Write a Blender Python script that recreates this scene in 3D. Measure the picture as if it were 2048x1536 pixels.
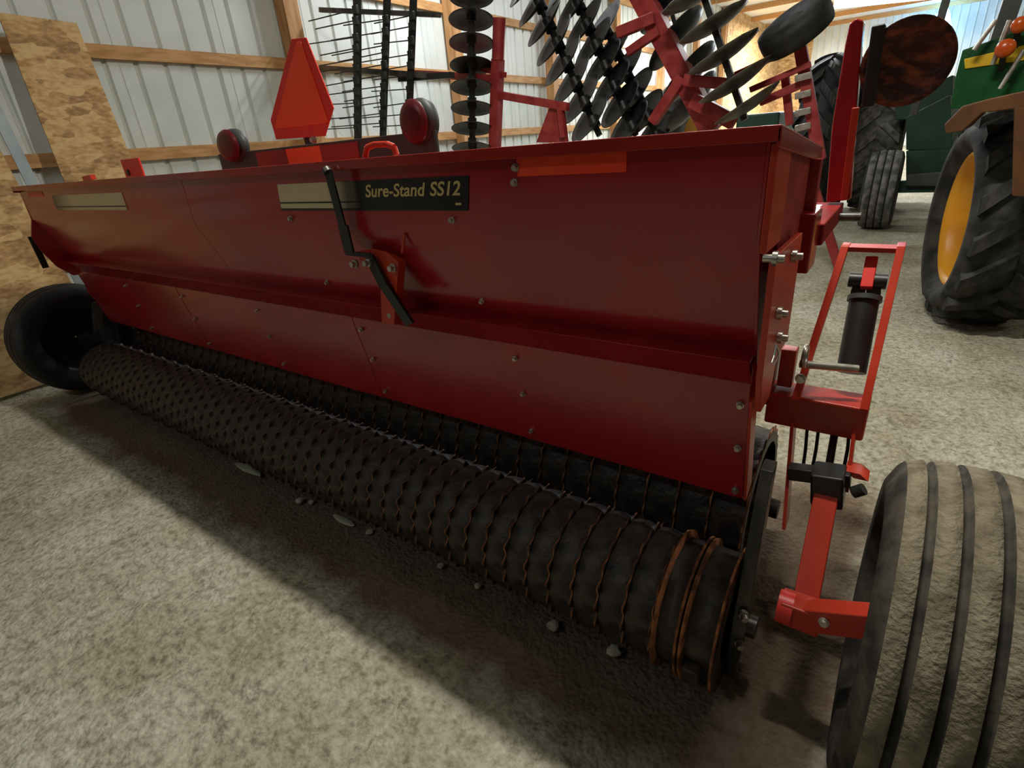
import bpy, bmesh, math, random
from mathutils import Vector, Matrix, noise
random.seed(7)
PI = math.pi
for o in list(bpy.data.objects): bpy.data.objects.remove(o)
S = bpy.context.scene
COL = S.collection

# ---------------------------------------------------------------- camera
F_PX = 1062.07
XA = Vector((.8175, .1789, -.5474)); DN = Vector((.0782, .9074, .4132))
DN = (DN - XA * DN.dot(XA)).normalized(); XA.normalize()
ZA = -DN; YA = ZA.cross(XA)                      # world axes seen from the camera (x right, y down, z forward)
CAM = Vector((.1945, -.976, 1.25))
cam = bpy.data.objects.new('camera', bpy.data.cameras.new('camera')); COL.objects.link(cam)
cam.data.sensor_width = 36; cam.data.lens = 36 * F_PX / 2048; cam.data.clip_start = .02; cam.data.clip_end = 200
right = Vector((XA[0], YA[0], ZA[0])); down = Vector((XA[1], YA[1], ZA[1])); fwd = Vector((XA[2], YA[2], ZA[2]))
m3 = Matrix((right, -down, -fwd)).transposed()
cam.matrix_world = Matrix.Translation(CAM) @ m3.to_4x4()
S.camera = cam
def at(u, v, ax, val):
    """world point where the sight line of pixel (u, v) meets the plane axis=val"""
    r = right * ((u - 1024) / F_PX) + down * ((v - 768) / F_PX) + fwd
    return CAM + r * ((val - CAM[ax]) / r[ax])
def P(u, v, y): return at(u, v, 1, y)

# ---------------------------------------------------------------- world, exposure, main lights
w = bpy.data.worlds.new('world'); S.world = w; w.use_nodes = True
w.node_tree.nodes['Background'].inputs[0].default_value = (.55, .62, .7, 1)
w.node_tree.nodes['Background'].inputs[1].default_value = .012
S.view_settings.view_transform = 'Standard'; S.view_settings.look = 'None'
S.view_settings.gamma = 1; S.view_settings.exposure = -.5; S.view_settings.use_curve_mapping = False
TUBE_AND_FILL_LIGHTS = [  # x, y, z, power, colour : the shop tubes on the ceiling, then one added fill lamp
    (-.5, .78, 4.0, 175, (1, .96, .86)),
    (3.6, .78, 4.0, 40, (1, .94, .80)),
    (-3.6, 4.6, 4.0, 150, (.93, .97, 1)),
    (-2.2, 10.5, 4.0, 360, (.95, .98, 1)),
    (2.6, 9.0, 4.0, 60, (1, .93, .8)),
    (-2.6, 19.5, 4.0, 1500, (1, .96, .9)),
    (-2.0, -3.4, 4.0, 28, (.85, .97, 1)),  # added fill from behind the camera, lifts the near faces
]

# ---------------------------------------------------------------- materials
def _n(nt, t, **k):
    n = nt.nodes.new(t)
    for a, b in k.items(): setattr(n, a, b)
    return n
def mat(name, c1, c2=None, rough=.5, metal=0, scale=12, bump=0, bscale=60, mix=(.4, .6), detail=6, stretch=None, rvar=0, coat=0, spec=.5):
    m = bpy.data.materials.new(name); m.use_nodes = True; nt = m.node_tree; b = nt.nodes['Principled BSDF']
    b.inputs['Roughness'].default_value = rough; b.inputs['Metallic'].default_value = metal
    b.inputs['Coat Weight'].default_value = coat; b.inputs['Coat Roughness'].default_value = .12
    b.inputs['Specular IOR Level'].default_value = spec
    tc = _n(nt, 'ShaderNodeTexCoord'); mp = _n(nt, 'ShaderNodeMapping')
    nt.links.new(tc.outputs['Object'], mp.inputs[0])
    if stretch: mp.inputs['Scale'].default_value = stretch
    no = _n(nt, 'ShaderNodeTexNoise'); no.inputs['Scale'].default_value = scale; no.inputs['Detail'].default_value = detail
    nt.links.new(mp.outputs[0], no.inputs['Vector'])
    cr = _n(nt, 'ShaderNodeValToRGB'); cr.color_ramp.elements[0].position = mix[0]; cr.color_ramp.elements[1].position = mix[1]
    cr.color_ramp.elements[0].color = (*c1, 1); cr.color_ramp.elements[1].color = (*(c2 or c1), 1)
    nt.links.new(no.outputs['Fac'], cr.inputs[0]); nt.links.new(cr.outputs[0], b.inputs['Base Color'])
    if rvar:
        mr = _n(nt, 'ShaderNodeMapRange'); mr.inputs['To Min'].default_value = rough - rvar; mr.inputs['To Max'].default_value = rough + rvar
        nt.links.new(no.outputs['Fac'], mr.inputs[0]); nt.links.new(mr.outputs[0], b.inputs['Roughness'])
    if bump:
        n2 = _n(nt, 'ShaderNodeTexNoise'); n2.inputs['Scale'].default_value = bscale; n2.inputs['Detail'].default_value = 5
        nt.links.new(mp.outputs[0], n2.inputs['Vector'])
        bp = _n(nt, 'ShaderNodeBump'); bp.inputs['Strength'].default_value = bump; bp.inputs['Distance'].default_value = .01
        nt.links.new(n2.outputs['Fac'], bp.inputs['Height']); nt.links.new(bp.outputs[0], b.inputs['Normal'])
    return m
M = {}
M['red'] = mat('red_paint', (.34, .010, .018), (.40, .014, .020), .24, scale=2.5, rvar=.05, coat=.3)
M['red_lid'] = mat('red_lid_paint', (.32, .018, .014), (.38, .024, .016), .16, scale=3, rvar=.05)
M['red_frame'] = mat('orange_red_frame_paint', (.50, .036, .015), (.58, .048, .018), .34, scale=5, rvar=.08)
M['red_old'] = mat('faded_red_paint', (.30, .022, .024), (.42, .05, .045), .5, scale=9)
M['orange'] = mat('fluorescent_orange', (1, .10, .028), (1, .125, .035), .5, scale=3)
M['orange_red'] = mat('red_reflective_tape', (.74, .035, .028), (.8, .045, .03), .4, scale=3)
M['reflector'] = mat('orange_reflective_tape', (1, .06, .012), (1, .075, .016), .4, scale=3)
M['black'] = mat('black_paint', (.012, .012, .012), (.022, .022, .02), .42, scale=10)
M['rubber'] = mat('black_rubber', (.009, .009, .010), (.02, .019, .018), .65, scale=14, bump=.2)
M['dusty'] = mat('dusty_rubber', (.12, .10, .068), (.27, .235, .165), .95, scale=26, bump=.6, bscale=120, mix=(.3, .7), spec=.1)
M['greytyre'] = mat('grey_dusty_rubber', (.08, .08, .075), (.20, .195, .18), .9, scale=12, bump=.3, spec=.2)
M['lugrubber'] = mat('lugged_tyre_rubber', (.014, .014, .014), (.045, .043, .038), .75, scale=9, bump=.2, spec=.3)
M['sidewall'] = mat('dark_sidewall', (.025, .022, .018), (.07, .06, .045), .8, scale=18, bump=.2, spec=.3)
M['iron'] = mat('dark_cast_iron', (.018, .014, .012), (.08, .062, .048), .5, .35, scale=22, bump=.3, bscale=90, mix=(.35, .7), rvar=.1)
M['rust'] = mat('rusty_ridge_edge', (.10, .03, .012), (.42, .15, .045), .7, .2, scale=26, mix=(.42, .62), bump=.3)
M['rustdisc'] = mat('rust_brown_disc', (.05, .017, .012), (.30, .085, .025), .5, .25, scale=26, bump=.5, bscale=40, mix=(.45, .7), stretch=(1, 1, 2))
M['blade'] = mat('dark_disc_steel', (.012, .013, .015), (.04, .04, .04), .45, .3, scale=10, rvar=.1)
M['bladegrey'] = mat('dull_grey_blade_steel', (.07, .066, .052), (.15, .14, .11), .5, .3, scale=10)
M['steel'] = mat('zinc_steel', (.45, .43, .38), (.62, .6, .52), .35, .8, scale=30)
M['greysteel'] = mat('worn_grey_plate', (.055, .052, .048), (.17, .16, .145), .42, .6, scale=9, stretch=(1, 1, .4), rvar=.1)
M['wood'] = mat('yellow_brown_timber', (.42, .21, .075), (.56, .31, .12), .7, scale=5, stretch=(6, 1, 6), bump=.1)
M['post'] = mat('timber_post', (.40, .19, .065), (.55, .30, .12), .7, scale=4, stretch=(5, 5, .6), bump=.1)
M['white'] = mat('white_steel_sheet', (.60, .64, .60), (.70, .73, .69), .42, 0, scale=1.4, rvar=.08)
M['ceil'] = mat('pale_ceiling_steel', (.6, .62, .64), (.68, .7, .7), .5, scale=2)
M['green'] = mat('tractor_green_paint', (.006, .07, .018), (.010, .10, .026), .35, scale=4)
M['dkgreen'] = mat('dark_green_dusty_paint', (.006, .035, .022), (.010, .055, .032), .5, scale=6)
M['yellow'] = mat('tractor_yellow_paint', (.75, .48, .02), (.8, .55, .03), .4, scale=4)
M['rim'] = mat('amber_yellow_rim', (.68, .30, .012), (.76, .37, .02), .42, scale=3)
M['lamp'] = mat('amber_lamp_lens', (.5, .07, .008), (.6, .10, .01), .25, scale=4)
M['lens'] = mat('dark_red_lens', (.09, .008, .010), (.12, .010, .013), .35, scale=4)
M['barplate'] = mat('dark_grey_plate', (.045, .05, .047), (.06, .065, .06), .5, scale=6)
M['brownframe'] = mat('orange_brown_weathered_steel', (.075, .028, .007), (.13, .05, .011), .6, scale=5, bump=.1)
M['gold'] = mat('gold_decal_stripe', (.50, .37, .17), (.55, .42, .20), .35, .1, scale=3)
M['text'] = mat('gold_lettering', (.70, .52, .20), (.76, .58, .26), .4, .1, scale=3)
M['stone'] = mat('pale_limestone', (.36, .33, .24), (.5, .46, .35), .9, scale=30, bump=.4, spec=.2)
M['darkboard'] = mat('dark_board_wall', (.07, .06, .05), (.10, .085, .07), .8, scale=4)
M['darktape'] = mat('dark_red_tape', (.26, .018, .02), (.32, .025, .024), .4, scale=3)
M['red_matt'] = mat('dull_red_paint', (.20, .012, .012), (.26, .016, .014), .75, scale=4, spec=.2)
M['strip'] = mat('blue_grey_steel', (.20, .24, .26), (.28, .32, .33), .5, .2, scale=4)
M['hose'] = mat('hydraulic_hose_rubber', (.015, .015, .017), (.02, .02, .022), .4, scale=10)

def emis(name, c, s):
    m = bpy.data.materials.new(name); m.use_nodes = True; b = m.node_tree.nodes['Principled BSDF']
    b.inputs['Base Color'].default_value = (.8, .8, .8, 1)
    b.inputs['Emission Color'].default_value = (*c, 1); b.inputs['Emission Strength'].default_value = s
    return m
def osb():
    m = bpy.data.materials.new('strand_board'); m.use_nodes = True; nt = m.node_tree; b = nt.nodes['Principled BSDF']
    b.inputs['Roughness'].default_value = .75
    tc = _n(nt, 'ShaderNodeTexCoord'); mp = _n(nt, 'ShaderNodeMapping'); mp.inputs['Scale'].default_value = (8, 9, 20)
    nt.links.new(tc.outputs['Object'], mp.inputs[0])
    ns = _n(nt, 'ShaderNodeTexNoise'); ns.inputs['Scale'].default_value = 1.2; ns.inputs['Detail'].default_value = 3
    mx = _n(nt, 'ShaderNodeMixRGB'); mx.inputs[0].default_value = .35
    nt.links.new(mp.outputs[0], ns.inputs['Vector']); nt.links.new(mp.outputs[0], mx.inputs[1]); nt.links.new(ns.outputs['Color'], mx.inputs[2])
    vo = _n(nt, 'ShaderNodeTexVoronoi'); vo.inputs['Scale'].default_value = 1.3
    nt.links.new(mx.outputs[0], vo.inputs['Vector'])
    no = _n(nt, 'ShaderNodeTexNoise'); no.inputs['Scale'].default_value = 2.2; no.inputs['Detail'].default_value = 5
    nt.links.new(mp.outputs[0], no.inputs['Vector'])
    sp = _n(nt, 'ShaderNodeSeparateColor'); nt.links.new(vo.outputs['Color'], sp.inputs[0])
    ad = _n(nt, 'ShaderNodeMath', operation='MULTIPLY_ADD'); ad.inputs[1].default_value = .45
    nt.links.new(sp.outputs[0], ad.inputs[0]); nt.links.new(no.outputs['Fac'], ad.inputs[2])
    cr = _n(nt, 'ShaderNodeValToRGB'); e = cr.color_ramp.elements
    e[0].position = .42; e[0].color = (.28, .15, .055, 1); e[1].position = .95; e[1].color = (.66, .44, .20, 1)
    x = e.new(.66); x.color = (.48, .28, .11, 1)
    nt.links.new(ad.outputs[0], cr.inputs[0]); nt.links.new(cr.outputs[0], b.inputs['Base Color'])
    return m
M['osb'] = osb()
def ground():
    m = bpy.data.materials.new('crushed_lime_floor'); m.use_nodes = True; nt = m.node_tree; b = nt.nodes['Principled BSDF']
    b.inputs['Roughness'].default_value = .95; b.inputs['Specular IOR Level'].default_value = .15
    tc = _n(nt, 'ShaderNodeTexCoord')
    a = _n(nt, 'ShaderNodeTexNoise'); a.inputs['Scale'].default_value = 38; a.inputs['Detail'].default_value = 8; a.inputs['Roughness'].default_value = .65
    c = _n(nt, 'ShaderNodeTexNoise'); c.inputs['Scale'].default_value = 2.2; c.inputs['Detail'].default_value = 5
    v = _n(nt, 'ShaderNodeTexVoronoi'); v.inputs['Scale'].default_value = 75
    for n in (a, c, v): nt.links.new(tc.outputs['Object'], n.inputs['Vector'])
    r1 = _n(nt, 'ShaderNodeValToRGB'); e = r1.color_ramp.elements
    e[0].position = .34; e[0].color = (.25, .235, .17, 1); e[1].position = .64; e[1].color = (.58, .565, .46, 1)
    x = e.new(.47); x.color = (.43, .405, .315, 1)
    nt.links.new(a.outputs['Fac'], r1.inputs[0])
    r2 = _n(nt, 'ShaderNodeValToRGB'); e = r2.color_ramp.elements
    e[0].position = .35; e[0].color = (.74, .70, .62, 1); e[1].position = .6; e[1].color = (1, 1, 1, 1)
    nt.links.new(c.outputs['Fac'], r2.inputs[0])
    mx = _n(nt, 'ShaderNodeMixRGB', blend_type='MULTIPLY'); mx.inputs[0].default_value = 1
    nt.links.new(r1.outputs[0], mx.inputs[1]); nt.links.new(r2.outputs[0], mx.inputs[2])
    # brown soil from the rollers, painted darker to deepen the seeder's shadow: an irregular strip below the seeder
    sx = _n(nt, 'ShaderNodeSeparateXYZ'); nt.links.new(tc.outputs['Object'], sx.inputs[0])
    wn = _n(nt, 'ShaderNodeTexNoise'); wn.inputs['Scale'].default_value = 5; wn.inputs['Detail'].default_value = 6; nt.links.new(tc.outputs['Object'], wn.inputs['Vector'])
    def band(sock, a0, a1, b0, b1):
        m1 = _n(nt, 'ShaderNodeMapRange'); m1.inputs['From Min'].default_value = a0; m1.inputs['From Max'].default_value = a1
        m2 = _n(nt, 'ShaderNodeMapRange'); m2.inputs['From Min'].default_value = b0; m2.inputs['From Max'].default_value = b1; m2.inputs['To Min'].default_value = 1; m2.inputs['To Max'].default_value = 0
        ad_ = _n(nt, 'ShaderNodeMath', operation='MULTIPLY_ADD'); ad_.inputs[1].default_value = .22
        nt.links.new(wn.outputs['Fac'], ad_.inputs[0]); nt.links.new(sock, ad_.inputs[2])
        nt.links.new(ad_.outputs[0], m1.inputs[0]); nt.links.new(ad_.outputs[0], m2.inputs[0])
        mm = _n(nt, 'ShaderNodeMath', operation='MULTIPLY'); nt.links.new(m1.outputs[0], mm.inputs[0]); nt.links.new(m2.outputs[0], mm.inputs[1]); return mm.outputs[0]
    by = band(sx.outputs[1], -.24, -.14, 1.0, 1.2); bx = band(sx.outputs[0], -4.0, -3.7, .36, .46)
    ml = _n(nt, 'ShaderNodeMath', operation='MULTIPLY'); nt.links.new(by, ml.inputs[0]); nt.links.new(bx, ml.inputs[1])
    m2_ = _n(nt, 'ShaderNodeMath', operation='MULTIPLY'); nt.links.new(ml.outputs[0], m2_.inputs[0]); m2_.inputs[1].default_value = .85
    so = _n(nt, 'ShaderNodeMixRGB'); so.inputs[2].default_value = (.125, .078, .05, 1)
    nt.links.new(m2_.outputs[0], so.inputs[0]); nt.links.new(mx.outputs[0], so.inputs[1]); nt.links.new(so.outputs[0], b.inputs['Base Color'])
    ad = _n(nt, 'ShaderNodeMath', operation='MULTIPLY_ADD'); ad.inputs[1].default_value = -.7
    nt.links.new(v.outputs['Distance'], ad.inputs[0]); nt.links.new(a.outputs['Fac'], ad.inputs[2])
    bp = _n(nt, 'ShaderNodeBump'); bp.inputs['Strength'].default_value = .75; bp.inputs['Distance'].default_value = .016
    nt.links.new(ad.outputs[0], bp.inputs['Height']); nt.links.new(bp.outputs[0], b.inputs['Normal'])
    return m
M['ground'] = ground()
def decal_mat(name, x0, x1):
    """printed strip: gold at one end fading to black at the other (print on the decal itself)"""
    m = bpy.data.materials.new(name); m.use_nodes = True; nt = m.node_tree; b = nt.nodes['Principled BSDF']
    b.inputs['Roughness'].default_value = .35
    tc = _n(nt, 'ShaderNodeTexCoord'); sx = _n(nt, 'ShaderNodeSeparateXYZ'); nt.links.new(tc.outputs['Object'], sx.inputs[0])
    mr = _n(nt, 'ShaderNodeMapRange'); mr.inputs['From Min'].default_value = x0; mr.inputs['From Max'].default_value = x1
    nt.links.new(sx.outputs[0], mr.inputs[0])
    cr = _n(nt, 'ShaderNodeValToRGB'); e = cr.color_ramp.elements
    e[0].color = (.66, .52, .30, 1); e[1].color = (.012, .011, .010, 1)
    nt.links.new(mr.outputs[0], cr.inputs[0]); nt.links.new(cr.outputs[0], b.inputs['Base Color'])
    return m

# ---------------------------------------------------------------- mesh builder
class MB:
    def __init__(s): s.v = []; s.f = []; s.mi = []; s.sm = []
    def add(s, vs, fs, mi=0, smooth=False):
        k = len(s.v); s.v += [tuple(v) for v in vs]
        for f in fs: s.f.append([k + i for i in f]); s.mi.append(mi); s.sm.append(smooth)
        return s
    def box(s, lo, hi, mi=0):
        x0, y0, z0 = lo; x1, y1, z1 = hi
        return s.add([(x0,y0,z0),(x1,y0,z0),(x1,y1,z0),(x0,y1,z0),(x0,y0,z1),(x1,y0,z1),(x1,y1,z1),(x0,y1,z1)],
            [(0,3,2,1),(4,5,6,7),(0,1,5,4),(1,2,6,5),(2,3,7,6),(3,0,4,7)], mi)
    def bar(s, p, q, wd, ht, up=(0, 0, 1), mi=0):
        p = Vector(p); q = Vector(q); d = (q - p).normalized(); u = Vector(up)
        if abs(d.dot(u)) > .98: u = Vector((0, 1, 0))
        a = d.cross(u).normalized(); b = a.cross(d).normalized()
        vs = [c + a * (i * wd / 2) + b * (j * ht / 2) for c in (p, q) for i, j in ((-1,-1),(1,-1),(1,1),(-1,1))]
        return s.add(vs, [(0,1,2,3),(7,6,5,4),(0,4,5,1),(1,5,6,2),(2,6,7,3),(3,7,4,0)], mi)
    def tube(s, p, q, r, n=16, r2=None, mi=0, caps=True):
        p = Vector(p); q = Vector(q); d = (q - p).normalized(); u = Vector((0, 0, 1)) if abs(d.z) < .9 else Vector((0, 1, 0))
        a = d.cross(u).normalized(); b = a.cross(d); r2 = r if r2 is None else r2
        vs = [c + (a * math.cos(2*PI*i/n) + b * math.sin(2*PI*i/n)) * rr for c, rr in ((p, r), (q, r2)) for i in range(n)]
        s.add(vs, [(i, (i+1) % n, n + (i+1) % n, n + i) for i in range(n)], mi, True)
        if caps: s.add(vs, [tuple(range(n))[::-1], tuple(range(n, 2*n))], mi)
        return s
    def path(s, pts, r, n=8, mi=0):
        for p, q in zip(pts, pts[1:]): s.tube(p, q, r, n, mi=mi)
        return s
    def prism(s, poly, x0, x1, mi=0, axis=0):
        """polygon (a,b) extruded along an axis"""
        n = len(poly)
        def mk(a, b, x): return (x, a, b) if axis == 0 else ((a, x, b) if axis == 1 else (a, b, x))
        vs = [mk(a, b, x0) for a, b in poly] + [mk(a, b, x1) for a, b in poly]
        return s.add(vs, [tuple(range(n)), tuple(range(n, 2*n))[::-1]] + [(i, n+i, n+(i+1) % n, (i+1) % n) for i in range(n)], mi)
    def lathe(s, prof, n=48, mi=0, fn=None, closed=False, smooth=True, c=(0, 0, 0)):
        """profile of (x, r) about the X axis"""
        m = len(prof); vs = []
        for i in range(n):
            t = 2*PI*i/n
            for j, (x, r) in enumerate(prof):
                rr = fn(j, t, r) if fn else r
                vs.append((c[0] + x, c[1] + rr * math.cos(t), c[2] + rr * math.sin(t)))
        fs = []
        for i in range(n):
            k = (i+1) % n
            for j in range(m if closed else m-1):
                l = (j+1) % m; fs.append((i*m+j, k*m+j, k*m+l, i*m+l))
        if isinstance(mi, int): return s.add(vs, fs, mi, smooth)
        b = len(s.v); s.v += vs
        for q, f in enumerate(fs): s.f.append([b+i for i in f]); s.mi.append(mi[q % (m if closed else m-1)]); s.sm.append(smooth)
        return s
    def mesh(s, name, mats):
        me = bpy.data.meshes.new(name); me.from_pydata(s.v, [], s.f)
        for m in (mats if isinstance(mats, (list, tuple)) else [mats]): me.materials.append(m)
        me.polygons.foreach_set('material_index', s.mi); me.polygons.foreach_set('use_smooth', s.sm)
        bm = bmesh.new(); bm.from_mesh(me); bmesh.ops.recalc_face_normals(bm, faces=bm.faces); bm.to_mesh(me); bm.free()
        return me
    def build(s, name, mats, parent=None, loc=None, bevel=0):
        return put(name, s.mesh(name, mats), parent, loc, bevel)
def put(name, me, parent=None, loc=None, bevel=0, rot=None):
    o = bpy.data.objects.new(name, me); COL.objects.link(o)
    if parent is not None:
        o.parent = parent
        if loc is None: o.matrix_parent_inverse = parent_inv(parent)
    if loc is not None: o.location = loc
    if rot is not None: o.rotation_euler = rot
    if bevel:
        b = o.modifiers.new('bevel', 'BEVEL'); b.width = bevel; b.segments = 2; b.limit_method = 'ANGLE'; b.angle_limit = .7
        o.modifiers.new('wn', 'WEIGHTED_NORMAL')
    return o
def parent_inv(p):
    m = Matrix.Identity(4); chain = []
    while p is not None: chain.append(p); p = p.parent
    for q in reversed(chain): m = m @ q.matrix_parent_inverse @ Matrix.LocRotScale(q.location, q.rotation_euler, q.scale)
    return m.inverted()
def tag(o, label=None, cat=None, group=None, kind=None):
    if label: o['label'] = label
    if cat: o['category'] = cat
    if group: o['group'] = group
    if kind: o['kind'] = kind
    return o
def thing(name, label, cat, loc=(0, 0, 0), rz=0, group=None):
    o = bpy.data.objects.new(name, None); COL.objects.link(o); o.location = loc; o.rotation_euler = (0, 0, rz)
    o.empty_display_size = .1
    return tag(o, label, cat, group)
def bolt(name, p, parent, r=.007, d=(0, -1, 0), h=.007):
    p = Vector(p); d = Vector(d)
    return MB().tube(p - d*.002, p + d*h*.5, r*1.35, 12).tube(p + d*h*.5, p + d*h*1.5, r, 6).build(name, M['steel'], parent)

# ================================================================ SETTING
XW, YB, YN, XR, ZC = -5.1, 25.0, -5.0, 8.0, 4.25
def floor():
    # fine uneven grid where it is near, coarse beyond
    xs = [-5.2]; 
    while xs[-1] < 8.1: xs.append(xs[-1] + (.022 if -3.2 < xs[-1] < 1.6 else .05))
    ys = [-5.0]
    while ys[-1] < 25: ys.append(ys[-1] + (.022 if -.95 < ys[-1] < 1.2 else (.06 if ys[-1] < 6 else .35)))
    me = bpy.data.meshes.new('floor'); nx = len(xs); vs = []
    for y in ys:
        for x in xs:
            h = .010 * (noise.noise(Vector((x*1.3, y*1.3, 0)))) + .010 * noise.noise(Vector((x*7, y*7, 3))) + .009 * noise.noise(Vector((x*21, y*21, 8)))
            vs.append((x, y, h - .006))
    fs = [(j*nx+i, j*nx+i+1, (j+1)*nx+i+1, (j+1)*nx+i) for j in range(len(ys)-1) for i in range(nx-1)]
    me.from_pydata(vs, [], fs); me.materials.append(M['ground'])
    me.polygons.foreach_set('use_smooth', [True]*len(fs))
    o = put('floor', me); tag(o, 'pale crushed limestone and dirt floor of the shed', kind='structure')
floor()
def rib_profile():
    p = []; y = 0
    for k in range(4):
        p += [(y, 0), (y+.093, 0), (y+.105, -.022), (y+.125, -.022), (y+.137, 0)]; y += .2286
    p.append((.9144, 0)); return p
def sheet_mesh():
    p = rib_profile(); n = len(p); vs = []
    for z in (0, ZC): vs += [(d, y + (.0006 if 0 < i < n-1 else 0), z) for i, (y, d) in enumerate(p)]
    vs += [(d-.004, y, z) for z in (0, ZC) for y, d in p]
    fs = [(i, i+1, n+i+1, n+i) for i in range(n-1)] + [(2*n+i+1, 2*n+i, 3*n+i, 3*n+i+1) for i in range(n-1)]
    fs += [(0, n, 3*n, 2*n), (n-1, 3*n-1, 4*n-1, 2*n-1)]
    # lapped edge standing proud of the neighbour sheet
    return MB().add(vs, fs).box((-.001, .906, 0), (.003, .9144, ZC)).mesh('wall_sheet', M['white'])
wall = MB().box((XW-.06, YN, 0), (XW-.03, YB, ZC)).build('wall_left', M['white']); tag(wall, kind='structure')
sm = sheet_mesh()
for k in range(33): put('wall_sheet', sm, wall, (XW, YN - .12 + k*.9144, 0))
for z in (.62, 1.35, 2.08, 2.81, 3.54):
    y = YN
    while y < YB - .1:
        MB().box((XW+.002, y+.002, z), (XW+.042, min(y+4.88, YB)-.002, z+.095)).build('girt', M['wood'], wall); y += 4.88
pm = MB().box((0, -.08, 0), (.14, .08, ZC)).mesh('post', M['post'])
for k in [-3, -2] + list(range(0, 10)): put('post', pm, wall, (XW+.044, 2.86 + 2.44*k, 0))
# other walls: the same ribbed sheet
wb = MB().box((XW, YB+.03, 0), (XR, YB+.06, ZC)).build('wall_back', M['white']); tag(wb, kind='structure')
for k in range(15): put('wall_sheet', sm, wb, (XW + .9144*(k+1), YB, 0), rot=(0, 0, PI/2)).rotation_euler = (0, 0, PI/2)
osbm = MB().box((.004, -.012, 0), (1.216, 0, 2.44)).mesh('strand_board_sheet', M['osb'])
for k in range(1):
    for z in (0, 2.445): put('strand_board_sheet', osbm, wb, (-5.0 + k*1.22, YB-.03, z))
osl = MB().box((0, .004, 0), (.012, 1.216, 2.44)).mesh('strand_board_sheet', M['osb'])
for k in range(6):
    for z in (0, 2.445): 
        if z < 2 or k < 6: put('strand_board_sheet', osl, wall, (XW+.19, 17.5 + k*1.22, z))
wr = MB().box((XR, YN, 0), (XR+.05, YB, ZC)).build('wall_right', M['darkboard']); tag(wr, kind='structure')
wn = MB().box((XW, YN-.05, 0), (XR, YN, ZC)).build('wall_front', M['darkboard']); tag(wn, kind='structure')
ce = MB().box((XW-.06, YN-.05, ZC+.01), (XR, YB+.05, ZC+.06)).build('ceiling', M['ceil']); tag(ce, kind='structure')
pu = MB().box((XW, 0, ZC-.13), (XR, .05, ZC)).mesh('purlin', M['wood'])
for k in range(12): put('purlin', pu, ce, (0, 1.6 + 2.05*k, 0))

# ceiling tube fixtures with their own light, and the added fill lamp
for k, (x, y, z, pw, c) in enumerate(TUBE_AND_FILL_LIGHTS):
    lab = ['shop tube light hung directly over the right end of the seeder', 'shop tube light right of the seeder, in line with the one above it', 'tube light over the folded harrow near the left wall', 'tube light high over the middle of the shed left side',
           'tube light above the green tractors', 'far tube light in front of the strand board wall', 'unseen fill lamp behind the photographer'][k]
    t = thing('tube_or_added_light', lab, 'light', (x, y, ZC))
    MB().box((-.62, -.07, -.2), (.62, .07, -.15)).build('housing', M['steel'], t, (0, 0, 0))
    MB().tube((-.5, 0, -.15), (-.5, 0, .0), .004, 6).tube((.5, 0, -.15), (.5, 0, .0), .004, 6).build('hanger', M['steel'], t, (0, 0, 0))
    em = emis('tube_glow', c, 14)
    for s in (-.035, .035): MB().tube((-.6, s, -.217), (.6, s, -.217), .016, 10).build('tube', em, t, (0, 0, 0))
    ld = bpy.data.lights.new('tube_or_fill_area', 'AREA'); ld.shape = 'RECTANGLE'; ld.size = 1.2; ld.size_y = .1; ld.energy = pw; ld.color = c
    lo = bpy.data.objects.new('tube_or_fill_area', ld); COL.objects.link(lo); lo.location = (x, y, z - .02)
# two lit fixtures that show in the picture, far down the shed, then two added lamps standing in for wall glare
def shown_or_added_tube(label, p, q, c, s, power, blue=False, rad=.05):
    p = Vector(p); q = Vector(q); mid = (p+q)/2
    t = thing('tube_or_added_light', label, 'light', mid)
    MB().bar(p + Vector((0, 0, .07)), q + Vector((0, 0, .07)), .2, .05).build('housing', M['steel'], t)
    MB().tube(p, q, rad, 16).build('tube', emis('tube_glow', c, s), t)
    MB().tube(mid + Vector((0, 0, .05)), Vector((mid.x, mid.y, ZC+.01)), .008, 6).build('hanger', M['steel'], t)
    ld = bpy.data.lights.new('glow', 'AREA'); ld.shape = 'RECTANGLE'; ld.size = 1.5; ld.size_y = .2; ld.energy = power; ld.color = c
    if blue: ld = bpy.data.lights.new('glow', 'POINT'); ld.shadow_soft_size = .15; ld.energy = power; ld.color = c
    lo = bpy.data.objects.new('glow', ld); COL.objects.link(lo); lo.location = mid - Vector((0, 0, .08))
shown_or_added_tube('long bright white tube above the red marker arm', P(1668, 12, 13), P(1860, -8, 13), (.75, .88, 1), 30, 120)
shown_or_added_tube('short blue white lamp beside the rusty disc', P(1874, 46, 23.6), P(1900, 34, 23.6), (.14, .52, 1), 60, 1100, True, .26)
shown_or_added_tube('added white lamp for the wall glare between the slanted blades', P(1415, 118, 14.5), P(1437, 110, 14.5), (1, .98, .95), 40, 260)
shown_or_added_tube('added lamp for the wall glare beyond the red slanted beam, above the blades', P(1322, 58, 11.0), P(1345, 50, 11.0), (1, .98, .95), 40, 160)

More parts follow.
